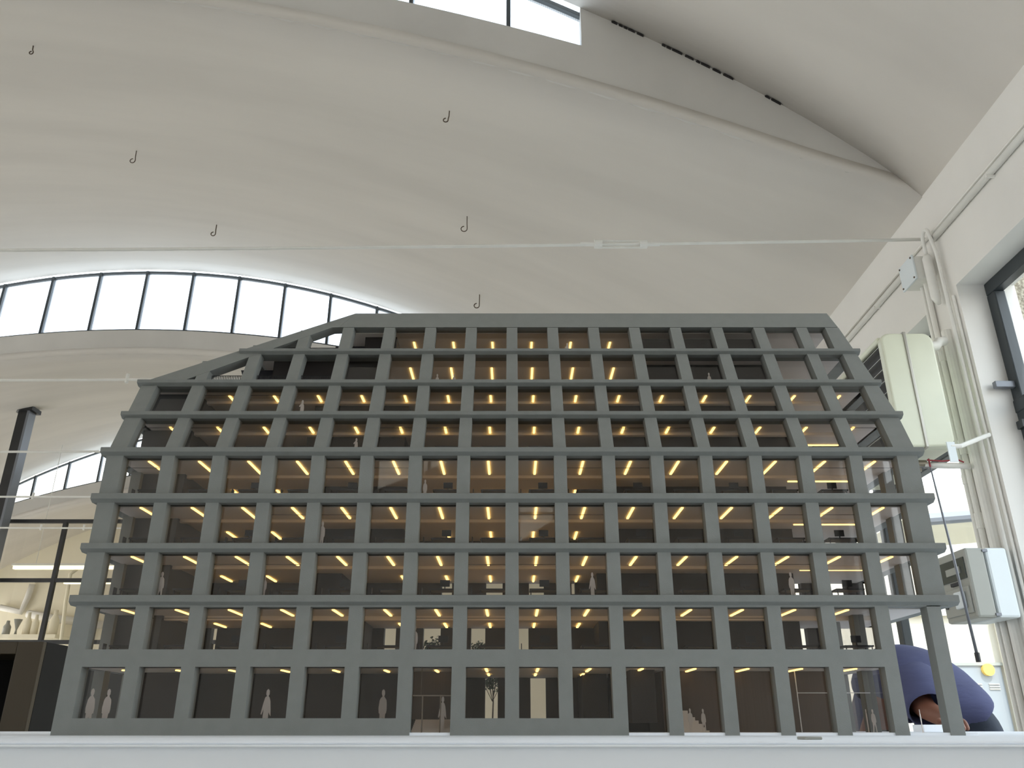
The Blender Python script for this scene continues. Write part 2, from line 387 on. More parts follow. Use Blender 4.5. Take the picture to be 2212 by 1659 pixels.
pp = MB().tube([Vector((at(132,1385,18.2).x, 18.2, FLOOR)), at(132,1385,18.2), at(142,1300,18.2), at(152,1240,18.2), at(166,1230,18.2)], .04, 8)
tag(pp.build('curved_pipe', M['cream'], smooth=True), 'upright cream pipe with bent top behind the glazed partition', 'pipe')
sh = at(-20, 1371, 18.6); s2 = at(125, 1371, 18.6)
tag(MB().box(sh.x, s2.x, 18.5, 19.5, sh.z-.08, sh.z).build('shelf', M['cream']), 'cream shelf on the far wall carrying small vessels', 'shelf')
for i, (px, hh, rr, nm, lb, mt) in enumerate([(12, .32, .08, 'jar', 'dark squat jar, leftmost on the far shelf', 'boxg'), (33, .35, .055, 'funnel_vase', 'grey funnel shaped vase on the far shelf', 'boxg'),
        (55, .5, .075, 'bottle', 'tall pale bottle beside the funnel vase', 'cream'), (72, .45, .075, 'bottle', 'pale rounded bottle in the middle of the far shelf', 'cream'), (90, .3, .075, 'pot', 'small pale pot near the right of the far shelf', 'cream'), (112, .55, .10, 'bottle', 'tall pale vessel at the right end of the far shelf', 'cream')]):
    p = at(px, 1369, 18.8); prof = [(rr, 0), (rr, hh*.6), (rr*.5, hh*.8), (rr*.4, hh)]
    if nm == 'funnel_vase': prof = [(rr*.6, 0), (rr*.3, hh*.35), (rr*1.6, hh)]
    q = MB().tube([(p.x, p.y, sh.z+h_) for _, h_ in prof], [r_ for r_, _ in prof], 12).build(nm, M[mt], smooth=True)
    tag(q, lb, 'vessel')
# dark brown cabinet at left
cb = root('cabinet', (-3.1, 4.0, FLOOR), 'dark brown open-fronted cabinet standing left of the white table', 'cabinet')
xr = at(95, 1386, 4.0).x; xo = at(38, 1480, 4.0).x; zt = at(95, 1386, 4.0).z
xo = at(36, 1400, 4.0).x
b = MB(); b.box(xo, xr, 4.0, 4.03, FLOOR, zt-.0); b.box(xo-1.2, xo, 4.0, 4.03, zt-.055, zt); b.box(xo-1.5, xo-1.2, 4.0, 4.03, FLOOR, zt)
b.build('front_panel', M['brownbox'], cb, bevel=.004)
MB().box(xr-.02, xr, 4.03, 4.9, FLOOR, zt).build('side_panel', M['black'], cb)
MB().box(xo-1.5, xr-.02, 4.03, 4.9, zt-.02, zt).build('top', M['brownbox'], cb)
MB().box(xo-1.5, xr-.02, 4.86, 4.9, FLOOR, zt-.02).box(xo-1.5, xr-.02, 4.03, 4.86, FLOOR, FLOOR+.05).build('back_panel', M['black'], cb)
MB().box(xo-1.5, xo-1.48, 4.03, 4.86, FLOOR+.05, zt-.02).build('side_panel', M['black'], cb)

# ------------------------------------------------------------------ right side: conduits, boxes, heater
cd = MB()
cd.tube([(XR-.018, y, 2.60) for y in (-1, 4.02)], .019, 10).tube([(XR-.018, 4.35, 2.59), (XR-.018, 16.4, 2.59)], .019, 10)
tag(cd.build('wall_conduit', M['pipe'], smooth=True), 'thicker white conduit running along the top of the right wall', 'conduit')
cd = MB().tube([(XR-.012, -1, 2.645), (XR-.012, 4.1, 2.645), (XR-.012, 16.4, 2.635)], .009, 8)
for y in (3.4, 4.8, 6.2): cd.box(XR-.045, XR, y-.006, y+.006, 2.57, 2.585)
tag(cd.build('wall_cable', M['pipe']), 'thin white cable clipped just above the wall conduit', 'cable')
jb = root('junction_box', (2.37, 4.2, 2.40), 'white junction box at the top of the pillar', 'box')
MB().box(2.35, XR, 4.11, 4.27, 2.40, 2.55).build('case', M['pipe'], jb, bevel=.008)
MB().box(2.338, 2.35, 4.105, 4.275, 2.395, 2.555).build('cover', M['boxw'], jb, bevel=.003)
sc = MB()
for y in (4.12, 4.26):
    for z in (2.41, 2.54): sc.tube([(2.334, y, z), (2.34, y, z)], .006, 8)
sc.build('screw', M['wire'], jb)
PX = XR-.02
def vpipe(y, r, z0, z1, lb, extra=None, x=PX):
    m = MB().tube([(x, y, z1), (x, y, z0)], r, 12)
    if extra: extra(m)
    tag(m.build('conduit_pipe', M['pipe'], smooth=False), lb, 'pipe')
vpipe(4.225, .012, -.12, 2.40, 'thin white conduit on the far edge of the pillar', lambda m: [m.tube([(PX,4.225,z),(PX,4.225,z+.05)], .016, 10) for z in (1.75, 1.2, .6)])
vpipe(4.18, .015, FLOOR, 2.40, 'jointed white conduit below the junction box', lambda m: [m.tube([(PX,4.18,z),(PX,4.18,z+.08)], .02, 10) for z in (1.9, 1.35, .95)])
vpipe(4.10, .030, FLOOR, 2.05, 'broad white pipe down the middle of the pillar', x=XR-.01)
lp = [(XR-.03, 3.985, -.1), (XR-.03, 3.985, 1.2), (XR-.03, 3.99, 2.5)]
for a in range(0, 181, 30): lp.append((XR-.05, 4.025-.035*math.cos(math.radians(a)), 2.62+.045*math.sin(math.radians(a))))
lp.append((XR-.05, 4.06, 2.5))
m = MB().tube(lp, .011, 10).tube([(XR-.05,4.06,2.52),(XR-.05,4.06,2.50),(XR-.05,4.06,2.24),(XR-.04,4.06,2.20)], [.016,.026,.026,.012], 12)
tag(m.build('looped_cable', M['pipe'], smooth=True), 'white cable with a looped top and thick sleeve on the pillar', 'cable')
m = MB().tube([(XR-.012, 3.96, FLOOR), (XR-.012, 3.96, 2.2)], .008, 8)
tag(m.build('edge_cable', M['pipe']), 'thin white cable down the near edge of the pillar', 'cable')
# heater
hx0, hx1, hy0, hy1, hz0, hz1 = 1.97, 2.25, 3.92, 4.75, 1.31, 1.95
ht = root('heater', (2.1, 4.3, hz0), 'pale green wall-hung heater with dark slatted grille, right of the model', 'heater')
def rrect(x0, x1, z0, z1, r, y):
    pts = []
    for cx, cz, a0 in ((x1-r, z1-r, 0), (x0+r, z1-r, 90), (x0+r, z0+r, 180), (x1-r, z0+r, 270)):
        for k in range(5): a = math.radians(a0+k*22.5); pts.append((cx+r*math.cos(a), y, cz+r*math.sin(a)))
    return pts
def yprism(mb, x0, x1, z0, z1, r, y0, y1): mb.prism(rrect(x0, x1, z0, z1, r, y0), (0, y1-y0, 0)); return mb
# case: shell open toward -X
cs = MB(); wl = .035
# near and far end caps and the ring of top/bottom/back
yprism(cs, hx0, hx1, hz0, hz1, .05, hy0, hy0+.05); yprism(cs, hx0, hx1, hz0, hz1, .05, hy1-.05, hy1)
cs.box(hx0+.005, hx1, hy0+.05, hy1-.05, hz1-wl, hz1); cs.box(hx0+.005, hx1, hy0+.05, hy1-.05, hz0, hz0+wl); cs.box(hx1-.03, hx1, hy0+.05, hy1-.05, hz0+wl, hz1-wl)
cs.build('case', M['heater'], ht, bevel=.012, bseg=3)
xm = hx0+.13
sm = MB(); ring = rrect(xm, xm, 0, 0, 0, 0)
sm.box(xm-.008, xm+.008, hy0-.006, hy0+.006, hz0-.004, hz1+.004).box(xm-.008, xm+.008, hy0, hy1, hz1-.002, hz1+.007).box(xm-.008, xm+.008, hy0, hy1, hz0-.007, hz0+.002)
sm.build('seam_trim', M['slat'], ht, bevel=.003)
MB().box(hx0+.028, hx0+.10, hy0+.05, hy1-.05, hz0+wl, hz1-wl).build('grille_back', M['heatdark'], ht)
sl = MB(); n = 9
for i in range(n):
    z = hz0+.06+(hz1-hz0-.12)*i/(n-1); sl.box(hx0+.008, hx0+.016, hy0+.05, hy1-.05, z-.0015, z+.0015)
sl.build('grille_slat', M['slat'], ht)
MB().tube([(hx1-.04, 4.0, hz1-.04), (2.32, 4.02, hz1-.03), (2.34, 4.03, hz1+.0), (XR-.07, 4.04, hz1+.01)], .026, 12).build('support_tube', M['pipe'], ht, smooth=True)
# gas pipe, valve and bracket
gp = root('gas_pipe', (2.25, 4.1, 1.27), 'horizontal white gas pipe with valve and red tape on the pillar', 'pipe')
gz = ray(2040, 1005)[1]*4.1
MB().tube([(2.16,4.1,gz),(2.34,4.1,gz-.003),(2.398,4.1,gz-.006)], .016, 12).build('pipe', M['pipe'], gp, smooth=True)
MB().tube([(2.06,4.1,gz-.005),(2.10,4.1,gz-.005)], .022, 12).tube([(2.10,4.1,gz+.01),(2.17,4.1,gz+.01)], .018, 12).tube([(2.13,4.1,gz),(2.13,4.1,gz-.035)], .012, 8).build('valve', M['brass'], gp)
MB().tube([(2.17,4.08,gz+.022),(2.25,4.08,gz+.016),(2.33,4.08,gz+.024),(2.36,4.08,gz+.01)], .004, 6).tube([(2.18,4.082,gz+.03),(2.18,4.08,gz-.03)], .004, 6).build('red_tape', M['red'], gp)
br = root('pipe_bracket', (2.3, 4.05, 1.3), 'flat white steel bracket above the gas pipe', 'bracket')
p0 = at(2052, 955, 3.88); p1 = at(2066, 998, 3.88)
MB().box(p0.x-.02, p0.x+.02, 3.875, 3.882, p1.z, p0.z).build('plate', M['boxw'], br)
MB().tube([(p0.x, 3.885, p0.z-.02), (p0.x+.05, 3.885, p0.z-.02), (XR-.01, 3.94, p0.z+.06)], .012, 8).build('arm', M['pipe'], br)
hr = root('crank_rod', (2.05, 3.8, .28), 'thin grey crank rod hanging beside the distribution box', 'rod')
pa = at(2010, 1010, 3.8); pb = at(2112, 1420, 3.8)
MB().tube([pa, pa*.5+pb*.5+Vector((.003, 0, 0)), pb], [.0035, .006, .007], 8).build('rod', M['greysteel'], hr, smooth=True)
MB().tube([pb+Vector((0,0,.02)), pb-Vector((0,0,.02))], .011, 10).build('rubber_tip', M['furn'], hr)
MB().tube([pa, pa+Vector((.0,.15,.05)), pa+Vector((.02,.28,.09))], .0035, 6).build('hook', M['greysteel'], hr)
# distribution box
dz1 = ray(2100, 1187)[1]*4.0; dz0 = ray(2140, 1337)[1]*4.0
db = root('distribution_box', (2.3, 4.1, dz0), 'white electrical distribution box with smoked breaker window on the pillar', 'box')
dy0, dy1 = 3.95, 4.24
MB().box(2.29, 2.395, dy0, dy1, dz0, dz1).build('back_case', M['boxw'], db, bevel=.012)
MB().box(2.19, 2.285, dy0, dy1, dz0, dz1).build('front_case', M['boxg'], db, bevel=.012)
H = dz1-dz0; X = 2.19
MB().box(X-.006, X+.002, dy0+.02, dy1-.02, dz0+.57*H, dz0+.88*H).build('breaker_window', M['glassd'], db, bevel=.003)
MB().box(X-.012, X-.006, dy0+.06, dy1-.10, dz0+.66*H, dz0+.76*H).build('breaker_row', M['boxg'], db)
MB().box(X-.012, X+.002, dy0+.09, dy1-.12, dz0+.50*H, dz0+.55*H).build('handle', M['furn'], db, bevel=.002)
MB().box(X-.010, X+.002, dy0+.02, dy1-.02, dz0+.08*H, dz0+.46*H).build('lower_cover', M['boxg'], db, bevel=.004)
MB().box(X-.030, X-.010, dy0+.05, dy0+.13, dz0+.16*H, dz0+.40*H).build('socket', M['boxw'], db, bevel=.006)
MB().tube([(X-.016, dy1-.05, dz0+.25*H), (X-.006, dy1-.05, dz0+.25*H)], .016, 14).build('lock', M['furn'], db)
for z in (dz0+.015, dz1-.015): MB().box(2.275, 2.30, dy0-.005, dy0+.008, z-.006, z+.006).build('clip', M['greysteel'], db)
# ------------------------------------------------------------------ outside the right windows
struct(MB().box(XO, 40, -20, 60, FLOOR-.3, FLOOR-.05).build('ground', M['concrete']))
EY = 15.0
ob = root('outbuilding', (9, EY, FLOOR), 'pale rendered building outside the right windows, with canopy and door', 'building')
MB().box(3.2, 14, EY, EY+4, FLOOR, 1.83).build('wall', M['ext'], ob)
MB().box(3.2, 14, EY-.1, EY+4, 1.83, 2.0).build('cornice', M['cream'], ob)
MB().box(3.2, 14, EY+.6, EY+4, 2.0, 4.4).build('upper_wall', M['ext'], ob)
ca = at(2010, 1178, 11); 
MB().hexa([(4.6,9.5,2.25),(9.5,9.5,2.65),(9.5,11.5,2.65),(4.6,11.5,2.25),(4.6,9.5,2.42),(9.5,9.5,2.95),(9.5,11.5,2.95),(4.6,11.5,2.42)]).build('canopy', M['cream'], ob)
MB().tube([(4.6,9.4,2.22),(9.5,9.4,2.62)], .07, 10).build('gutter', M['greysteel'], ob)
d0 = at(2058, 1438, EY-.05); d1 = at(2160, 1438, EY-.05)
dr = MB().box(d0.x, d1.x, EY-.06, EY, FLOOR, d0.z).build('door', M['extdoor'], ob)
lv = MB()
for xx in (.25, .55):
    for zz in (.16, .20, .24): lv.box(d0.x+xx, d0.x+xx+.18, EY-.08, EY-.06, d0.z-zz-.15, d0.z-zz-.135)
lv.build('louvre', M['ext'], dr)
MB().box(d0.x-.06, d1.x+.06, EY-.09, EY-.0, d0.z, d0.z+.05).build('door_lintel', M['boxg'], ob)
pl = at(2134, 1447, EY-.1); MB().tube([(pl.x,EY-.14,pl.z),(pl.x,EY-.06,pl.z)], .10, 14).build('door_lamp', M['ylamp'], ob)
dp = at(2165, 1350, EY-.2); MB().tube([(dp.x,EY-.15,FLOOR),(dp.x,EY-.15,1.83)], .10, 10).build('downpipe', M['ext'], ob)
tag(MB().box(XO+.005, 3.4, 4.05, 4.26, FLOOR, 4.2).build('roughcast_pier', M['render']), 'roughcast outside pier seen through the near right window', 'pier')

# ================================================================== TABLE
TZ = -.0125
tb = root('display_table', (-.4, 1.9, FLOOR), 'long white display table carrying the grey building model', 'table')
def rslab(x0, x1, y0, y1, z0, z1, r):
    pts = []
    for cx, cy, a0 in ((x1-r, y1-r, 0), (x0+r, y1-r, 90), (x0+r, y0+r, 180), (x1-r, y0+r, 270)):
        for k in range(7): a = math.radians(a0+k*15); pts.append((cx+r*math.cos(a), cy+r*math.sin(a), z0))
    return MB().prism(pts, (0, 0, z1-z0))
rslab(-2.6, 1.80, .885, 3.05, TZ-.003, TZ, .05).build('tabletop', M['white'], tb, bevel=.0015)
rslab(-2.605, 1.805, .880, 3.055, TZ-.0055, TZ-.003, .05).build('edge_band', M['white'], tb, bevel=.001)
rslab(-2.595, 1.795, .889, 2.90, FLOOR, TZ-.0055, .05).build('plinth', M['white'], tb)
ls = MB().box(.482, .4845, .887, .8895, -.09, -.0395).box(.526, .5285, .887, .8895, -.09, -.0395)
ls.build('edge_slot', M['furn'], tb)
p = at(1750, 1598, 1.0)
tag(MB().box(p.x-.010, p.x+.009, .985, 1.015, TZ, TZ+.003).build('card_piece', M['boxg'], bevel=.001), 'small flat grey piece lying on the white table before the model', 'card piece')

# ================================================================== THE MODEL
D = 1.5
def X_(i): k = i-8; return .0928*k + .0000354*k**3
def fy(z):                        # facade surface: vertical, then leaning back above the fourth ledge
    return D if z < .487 else D + .47*(z-.487)
bm_root = root('building_model', (0, 1.67, TZ), 'large grey architectural model of a nine-storey building with lit grid facade', 'building model')
BASE = TZ
rows = {  # storey: window bottom z, ceiling z
    'A': (.0145, .0975), 'B': (.1265, .199), 'C': (.2185, .2955), 'D': (.3130, .389), 'E': (.407, .4815),
    'F': (.4985, .5765), 'G': (.590, .664), 'H': (.6765, .7585), 'I': (.770, .843)}
names = 'ABCDEFGHI'
HWP = .0122
def xlim(z, side):
    return -.781 if side < 0 else (.781 if z < .6 else .781 - .041*(z-.6)/.29)
PD = .026                         # pier depth
def pier_hexa(mb, xc, z0, z1, hw=HWP, depth=PD, x0=None, x1=None):
    a = xc-hw if x0 is None else x0; b = xc+hw if x1 is None else x1
    def xx(v, z): return min(max(v, xlim(z, -1)), xlim(z, 1))
    mb.hexa([(xx(a,z0),fy(z0),z0),(xx(b,z0),fy(z0),z0),(xx(b,z0),fy(z0)+depth,z0),(xx(a,z0),fy(z0)+depth,z0),
             (xx(a,z1),fy(z1),z1),(xx(b,z1),fy(z1),z1),(xx(b,z1),fy(z1)+depth,z1),(xx(a,z1),fy(z1)+depth,z1)])
    return mb
# ground wall (two lowest storeys): one flush plate with window openings
gw = MB()
L0, L1 = -.781, X_(15)+HWP
zA0, zA1 = rows['A'][0], rows['A'][1]; zB0, zB1 = rows['B']; zTOP = .203
gw.box(L0, L1, D, D+PD, zA1, zB0)                            # band between storeys
gw.box(L0, X_(15)+HWP, D, D+PD, zB1, zTOP)
for i in (0,1,2,3,4,5,7,8,9): gw.box(X_(i)+HWP*(1 if i else .9), X_(i+1)-HWP, D, D+PD, BASE, zA0)
gw.box(X_(15)+HWP, .781, D, D+PD, zB1+.001, zTOP)
def lowpier(x0, x1): gw.box(x0, x1, D, D+PD, BASE, zA1); gw.box(x0, x1, D, D+PD, zB0, zB1)
lowpier(L0, X_(0)+HWP*.9)
for i in range(1, 16): lowpier(X_(i)-HWP, X_(i)+HWP)
gw.build('ground_wall', M['paint'], bm_root)
MB().box(.7425, .768, D, D+PD, BASE, zTOP).build('corner_column', M['paint'], bm_root, bevel=.0006)
# back and side lower structure
ledges = [(.2025, .219, -.792, .800), (.2975, .3125, -.791, .796), (.391, .4065, -.791, .794), (.4835, .4975, -.791, .792),
          (.5765, .589, -.789, .789), (.664, .676, -.789, .778), (.758, .769, -.600, .766)]
YB = 1.86
for k, (z0, z1, xl, xr_) in enumerate(ledges):
    y = fy((z0+z1)/2) if k != 3 else D
    yo = y-.009; ch = .0045
    prof = [(yo, z1-.001), (yo+.001, z1), (y+.034, z1), (y+.034, z0-.001), (y, z0-.001), (yo, z0+ch)]
    pts = [(xl, a, b) for a, b in prof]
    if k == 6:
        pass
    lm = MB().prism(pts, (xr_-xl, 0, 0))
    lm.build('ledge', M['paint2'], bm_root, bevel=.0012)
    sb = MB()                       # return of the ledge along both ends and the back
    for x0, x1 in ((xl, xl+.03), (xr_-.03, xr_)): sb.box(x0, x1, y+.034, YB, z0, z1)
    sb.box(xl, xr_, YB-.03, YB, z0, z1)
    sb.build('rear_ledge', M['paint2'], bm_root)
# pier parts for the upper storeys
gaps = [('C', .219, .2975), ('D', .3125, .391), ('E', .4065, .4835), ('F', .4975, .5765), ('G', .589, .664), ('H', .676, .758), ('I', .769, .843)]
stuff = MB(); npier = 0
def line_cut(z):  # x of the sloping roof line at height z (upper edge)
    a = CUT[0]; b = CUT[1]; t = (z-a[1])/(b[1]-a[1]); return a[0]+(b[0]-a[0])*t
def onplane(px, py):                # meet the measured sight line with the leaning facade
    a, b = ray(px, py); Y = (D-.47*.487)/(1-.47*b); return a*Y, b*Y
CUT = [onplane(330, 815), onplane(768, 678)]
zt_ = onplane(1100, 677)[1]; zf_ = onplane(1100, 707)[1]
for r, z0, z1 in gaps:
    for i in range(17):
        if i == 0: a, b = xlim(z0, -1), X_(0)+HWP*1.0
        elif i == 16: a, b = X_(16)-HWP*1.6, .79
        else: a, b = X_(i)-HWP, X_(i)+HWP
        if r == 'I' and i == 16: b = .79; a = .722
        if r == 'I' and i == 16: a = .716
        if r == 'H' and i == 16: a = .728
        zz1 = z1
        if r in 'HI':
            if i == 0: continue
            xm_ = X_(i)
            if r == 'I' and xm_ < line_cut(z0)+.02: continue
            tt = (xm_-CUT[0][0])/(CUT[1][0]-CUT[0][0]); zc = CUT[0][1]+tt*(CUT[1][1]-CUT[0][1])
            zz1 = min(z1, zc-.004)
            if zz1 < z0+.006: continue
        mb = MB(); pier_hexa(mb, 0, z0, zz1, x0=a, x1=b)
        if npier < 100: mb.build('pier', M['paint'], bm_root); npier += 1
        else: pier_hexa(stuff, 0, z0, zz1, x0=a, x1=b)
o = stuff.build('pier', M['paint'], bm_root); o['kind'] = 'stuff'
# roof fascia and the sloping member at left
def fp(x, z, off=-.0006): return (x, fy(z)+off, z)
poly = [fp(CUT[1][0], zt_), fp(.7355, zt_), fp(.746, zf_), fp(CUT[1][0]-.03, zf_)]
MB().prism(poly, (0, .03, 0)).build('roof_fascia', M['paint'], bm_root, bevel=.0008)
tk = .030
dz = (CUT[1][1]-CUT[0][1])
slope_in0 = onplane(395, 818); slope_in1 = onplane(722, 707)
x_mid0, z_mid0 = onplane(548, 752)
poly = [fp(CUT[0][0]-.012, .6765), fp(CUT[1][0], zt_), fp(CUT[1][0]-.03, zf_), fp(slope_in1[0]-.005, zf_-.001), fp(slope_in0[0], .6765)]
MB().prism(poly, (0, .034, 0)).build('sloping_rafter', M['paint'], bm_root, bevel=.0006)
# rear copy of the sloping member and the terrace return wall
r2 = [(x, y+.15, z) for x, y, z in poly]
MB().prism(r2, (0, .02, 0)).build('rear_rafter', M['slate'], bm_root)
# floor plates with pale soffit
def depth_front(z): return fy(z)+.010
plates = [(-.0125, -.009, 'A')] + [(rows[names[k]][1], rows[names[k+1]][0]-.004 if k else rows['B'][0]-.012, names[k]) for k in range(8)] + [(rows['I'][1], rows['I'][1]+.012, 'I')]
for k, (z0, z1, nm) in enumerate(plates):
    x0, x1 = -.765, min(.765, xlim(z1, 1)-.012)
    if nm == 'H': x0 = X_(2)
    if k == 1: x1 = X_(15)+.01
    if nm == 'I': x0 = X_(4)-.01
    yf = fy(z0)+.030
    if k == 0: MB().box(x0, .79, D+.002, YB, z0, z1+.001).build('floor_plate', M['white'], bm_root); continue
    MB().box(x0, x1, yf, YB-.01, z0, max(z1, z0+.006)).build('floor_plate', M['soffit'], bm_root)
# roof slab
MB().hexa([(CUT[1][0]-.02,fy(zf_)+.03,zf_+.012),(.735,fy(zf_)+.03,zf_+.012),(.735,YB,zf_+.012),(CUT[1][0]-.02,YB,zf_+.012),
           (CUT[1][0],fy(zt_)+.02,zt_-.004),(.73,fy(zt_)+.02,zt_-.004),(.73,YB,zt_-.004),(CUT[1][0],YB,zt_-.004)]).build('roof_slab', M['paint2'], bm_root)
# downstand beams
for nm in 'BCDEFG':
    zc = rows[nm][1]; y = fy(zc)+(.13 if nm in 'BCDE' else .09)
    MB().box(-.70, .70, y, y+.012, zc-.006 if nm != 'B' else zc-.008, zc).build('beam', M['beam'], bm_root)
# dark cores
co_ = MB()
for nm in names:
    z0, z1 = rows[nm]; z0 -= .004
    if nm == 'A': z0 = TZ+.004
    f = fy(z1)
    segs = []
    if nm in 'BC': segs = [(X_(3)+.05, X_(5)-.02 if nm == 'B' else X_(4)+.02), (X_(10)-.01, X_(14)+.02)]
    if nm in 'DEFG': segs = [(X_(3)+.03, X_(5)+.05), (X_(10)+.02, X_(14)+.03)]
    for a, b in segs: co_.box(a, b, 1.715 if nm in 'BCDE' else f+.11, YB-.04, z0, z1)
    if nm in 'HI':
        x0 = X_(5)+.02 if nm == 'H' else X_(5)
        co_.box(X_(11)+.02, X_(14)+.02, f+.06, f+.07, z0, z1)
        co_.box(x0, X_(14), YB-.03, YB-.02, z0, z1)
    if nm == 'A':
        for a, b, y in ((-.722, X_(1)+.04, 1.66), (X_(1)+.04, X_(6)-.02, 1.70), (X_(9)+.045, X_(10)+.0, 1.70)): co_.box(a, b, y, YB-.04, z0, z1)
        co_.box(X_(7)-.005, X_(7)+.002, D+.04, 1.70, z0, z1)
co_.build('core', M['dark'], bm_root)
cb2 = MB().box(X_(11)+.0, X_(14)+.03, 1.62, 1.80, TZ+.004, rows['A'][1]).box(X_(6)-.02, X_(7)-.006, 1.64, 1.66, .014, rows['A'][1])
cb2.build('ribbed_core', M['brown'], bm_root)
MB().box(X_(10)+.03, X_(10)+.075, 1.58, 1.63, TZ+.02, rows['A'][1]).box(X_(10)+.005, X_(10)+.03, 1.70, 1.72, TZ, rows['A'][1]).build('inner_column', M['dark'], bm_root)
# side cores at the left end of each storey
sc_ = MB()
for nm in 'BCDEFG':
    z0, z1 = rows[nm]; f = max(1.62, fy(z1)+.05); sc_.box(-.776, X_(1)-.012, f, YB-.025, z0-.004, z1)
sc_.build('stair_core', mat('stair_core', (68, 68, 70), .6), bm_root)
# steps behind the entrance and in the open bay
st = MB()
for k in range(8): st.box(X_(6)+.010, X_(7)-.008, D+.034+k*.010, D+.135, TZ+.002+k*.003, TZ+.002+(k+1)*.003)
st.build('entrance_steps', M['steps'], bm_root)
st = MB()
for k in range(7): st.box(X_(11)+.020, X_(11)+.072-k*.006, 1.575, 1.60, TZ+.002+k*.0055, TZ+.002+(k+1)*.0055)
st.build('inner_steps', M['steps'], bm_root)
# entrance door
ed = MB(); xa, xb = X_(6)+HWP, X_(7)-HWP; y = D+.016
for xx in (xa+.0175, xb-.020): ed.box(xx, xx+.0022, y, y+.003, TZ, .050)
ed.box(xa, xb, y, y+.003, .050, .0522); ed.box(xa, xb, y, y+.003, TZ, TZ+.0015); ed.box(xa+.015, xa+.0155, y, y+.002, .052, .0975)
ed.build('entrance_frame', M['bronze'], bm_root)
# glazed shopfront lines in the last ground bays
gf = MB(); xq = X_(14)+.004
gf.box(xq-.045, xq-.0435, 1.60, 1.6015, TZ, zA1).box(xq-.03, xq-.029, 1.66, 1.661, TZ, zA1).box(xq+.005, xq+.006, 1.56, 1.561, TZ, zA1)
gf.box(xq-.044, xq+.09, 1.60, 1.601, .058, .0592)
gf.build('shopfront_line', M['white'], bm_root)
# terrace blocks behind the sloping roof
tb_ = MB(); z0, z1 = rows['H'][0]-.004, rows['H'][1]
tb_.hexa([(X_(2)+.03,fy(z0)+.08,z0),(X_(5)-.01,fy(z0)+.08,z0),(X_(5)-.01,fy(z0)+.16,z0),(X_(2)+.03,fy(z0)+.16,z0),
          (X_(2)+.03,fy(z1)+.04,z1),(X_(5)-.01,fy(z1)+.04,z1),(X_(5)-.01,fy(z1)+.12,z1),(X_(2)+.03,fy(z1)+.12,z1)])
z0, z1 = rows['I'][0]-.004, rows['I'][1]
tb_.box(X_(4)+.03, X_(5)+.01, fy(z1)+.05, fy(z1)+.14, z0, z1)
tb_.build('terrace_block', M['dark'], bm_root)
tw = MB()
z0, z1 = rows['I'][0], rows['I'][1]; tw.box(X_(3)+.045, X_(5)+.0, fy(z1)+.10, fy(z1)+.115, z0, z1)
z0, z1 = rows['H'][0], rows['H'][1]; tw.hexa([(X_(2)-.03,fy(z1)+.09,z0),(X_(2)+.03,fy(z1)+.09,z0),(X_(2)+.03,fy(z1)+.10,z0),(X_(2)-.03,fy(z1)+.10,z0),
    (X_(2)-.06,fy(z1)+.09,z1),(X_(2)+.03,fy(z1)+.09,z1),(X_(2)+.03,fy(z1)+.10,z1),(X_(2)-.06,fy(z1)+.10,z1)])
tw.build('terrace_wall', M['slate'], bm_root)
# terrace railings (thin uprights with a handrail)
def railing(xa, xb, z, h, nbar):
    y = fy(z)+.030; m = MB(); m.box(xa, xb, y, y+.001, z+h-.0012, z+h)
    for i in range(nbar+1):
        x = xa+(xb-xa)*i/nbar; m.box(x-.0007, x+.0007, y, y+.001, z, z+h)
    m.build('railing', M['furn'], bm_root)
for i in (1, 2, 3): railing(X_(i)+HWP, X_(i+1)-HWP, rows['H'][0], .026, 20)
railing(X_(2)+HWP+.015, X_(3)-HWP, rows['I'][0], .020, 16)
for i in (3, 4): railing(X_(i)+HWP, X_(i+1)-HWP, rows['I'][0], .020, 20)
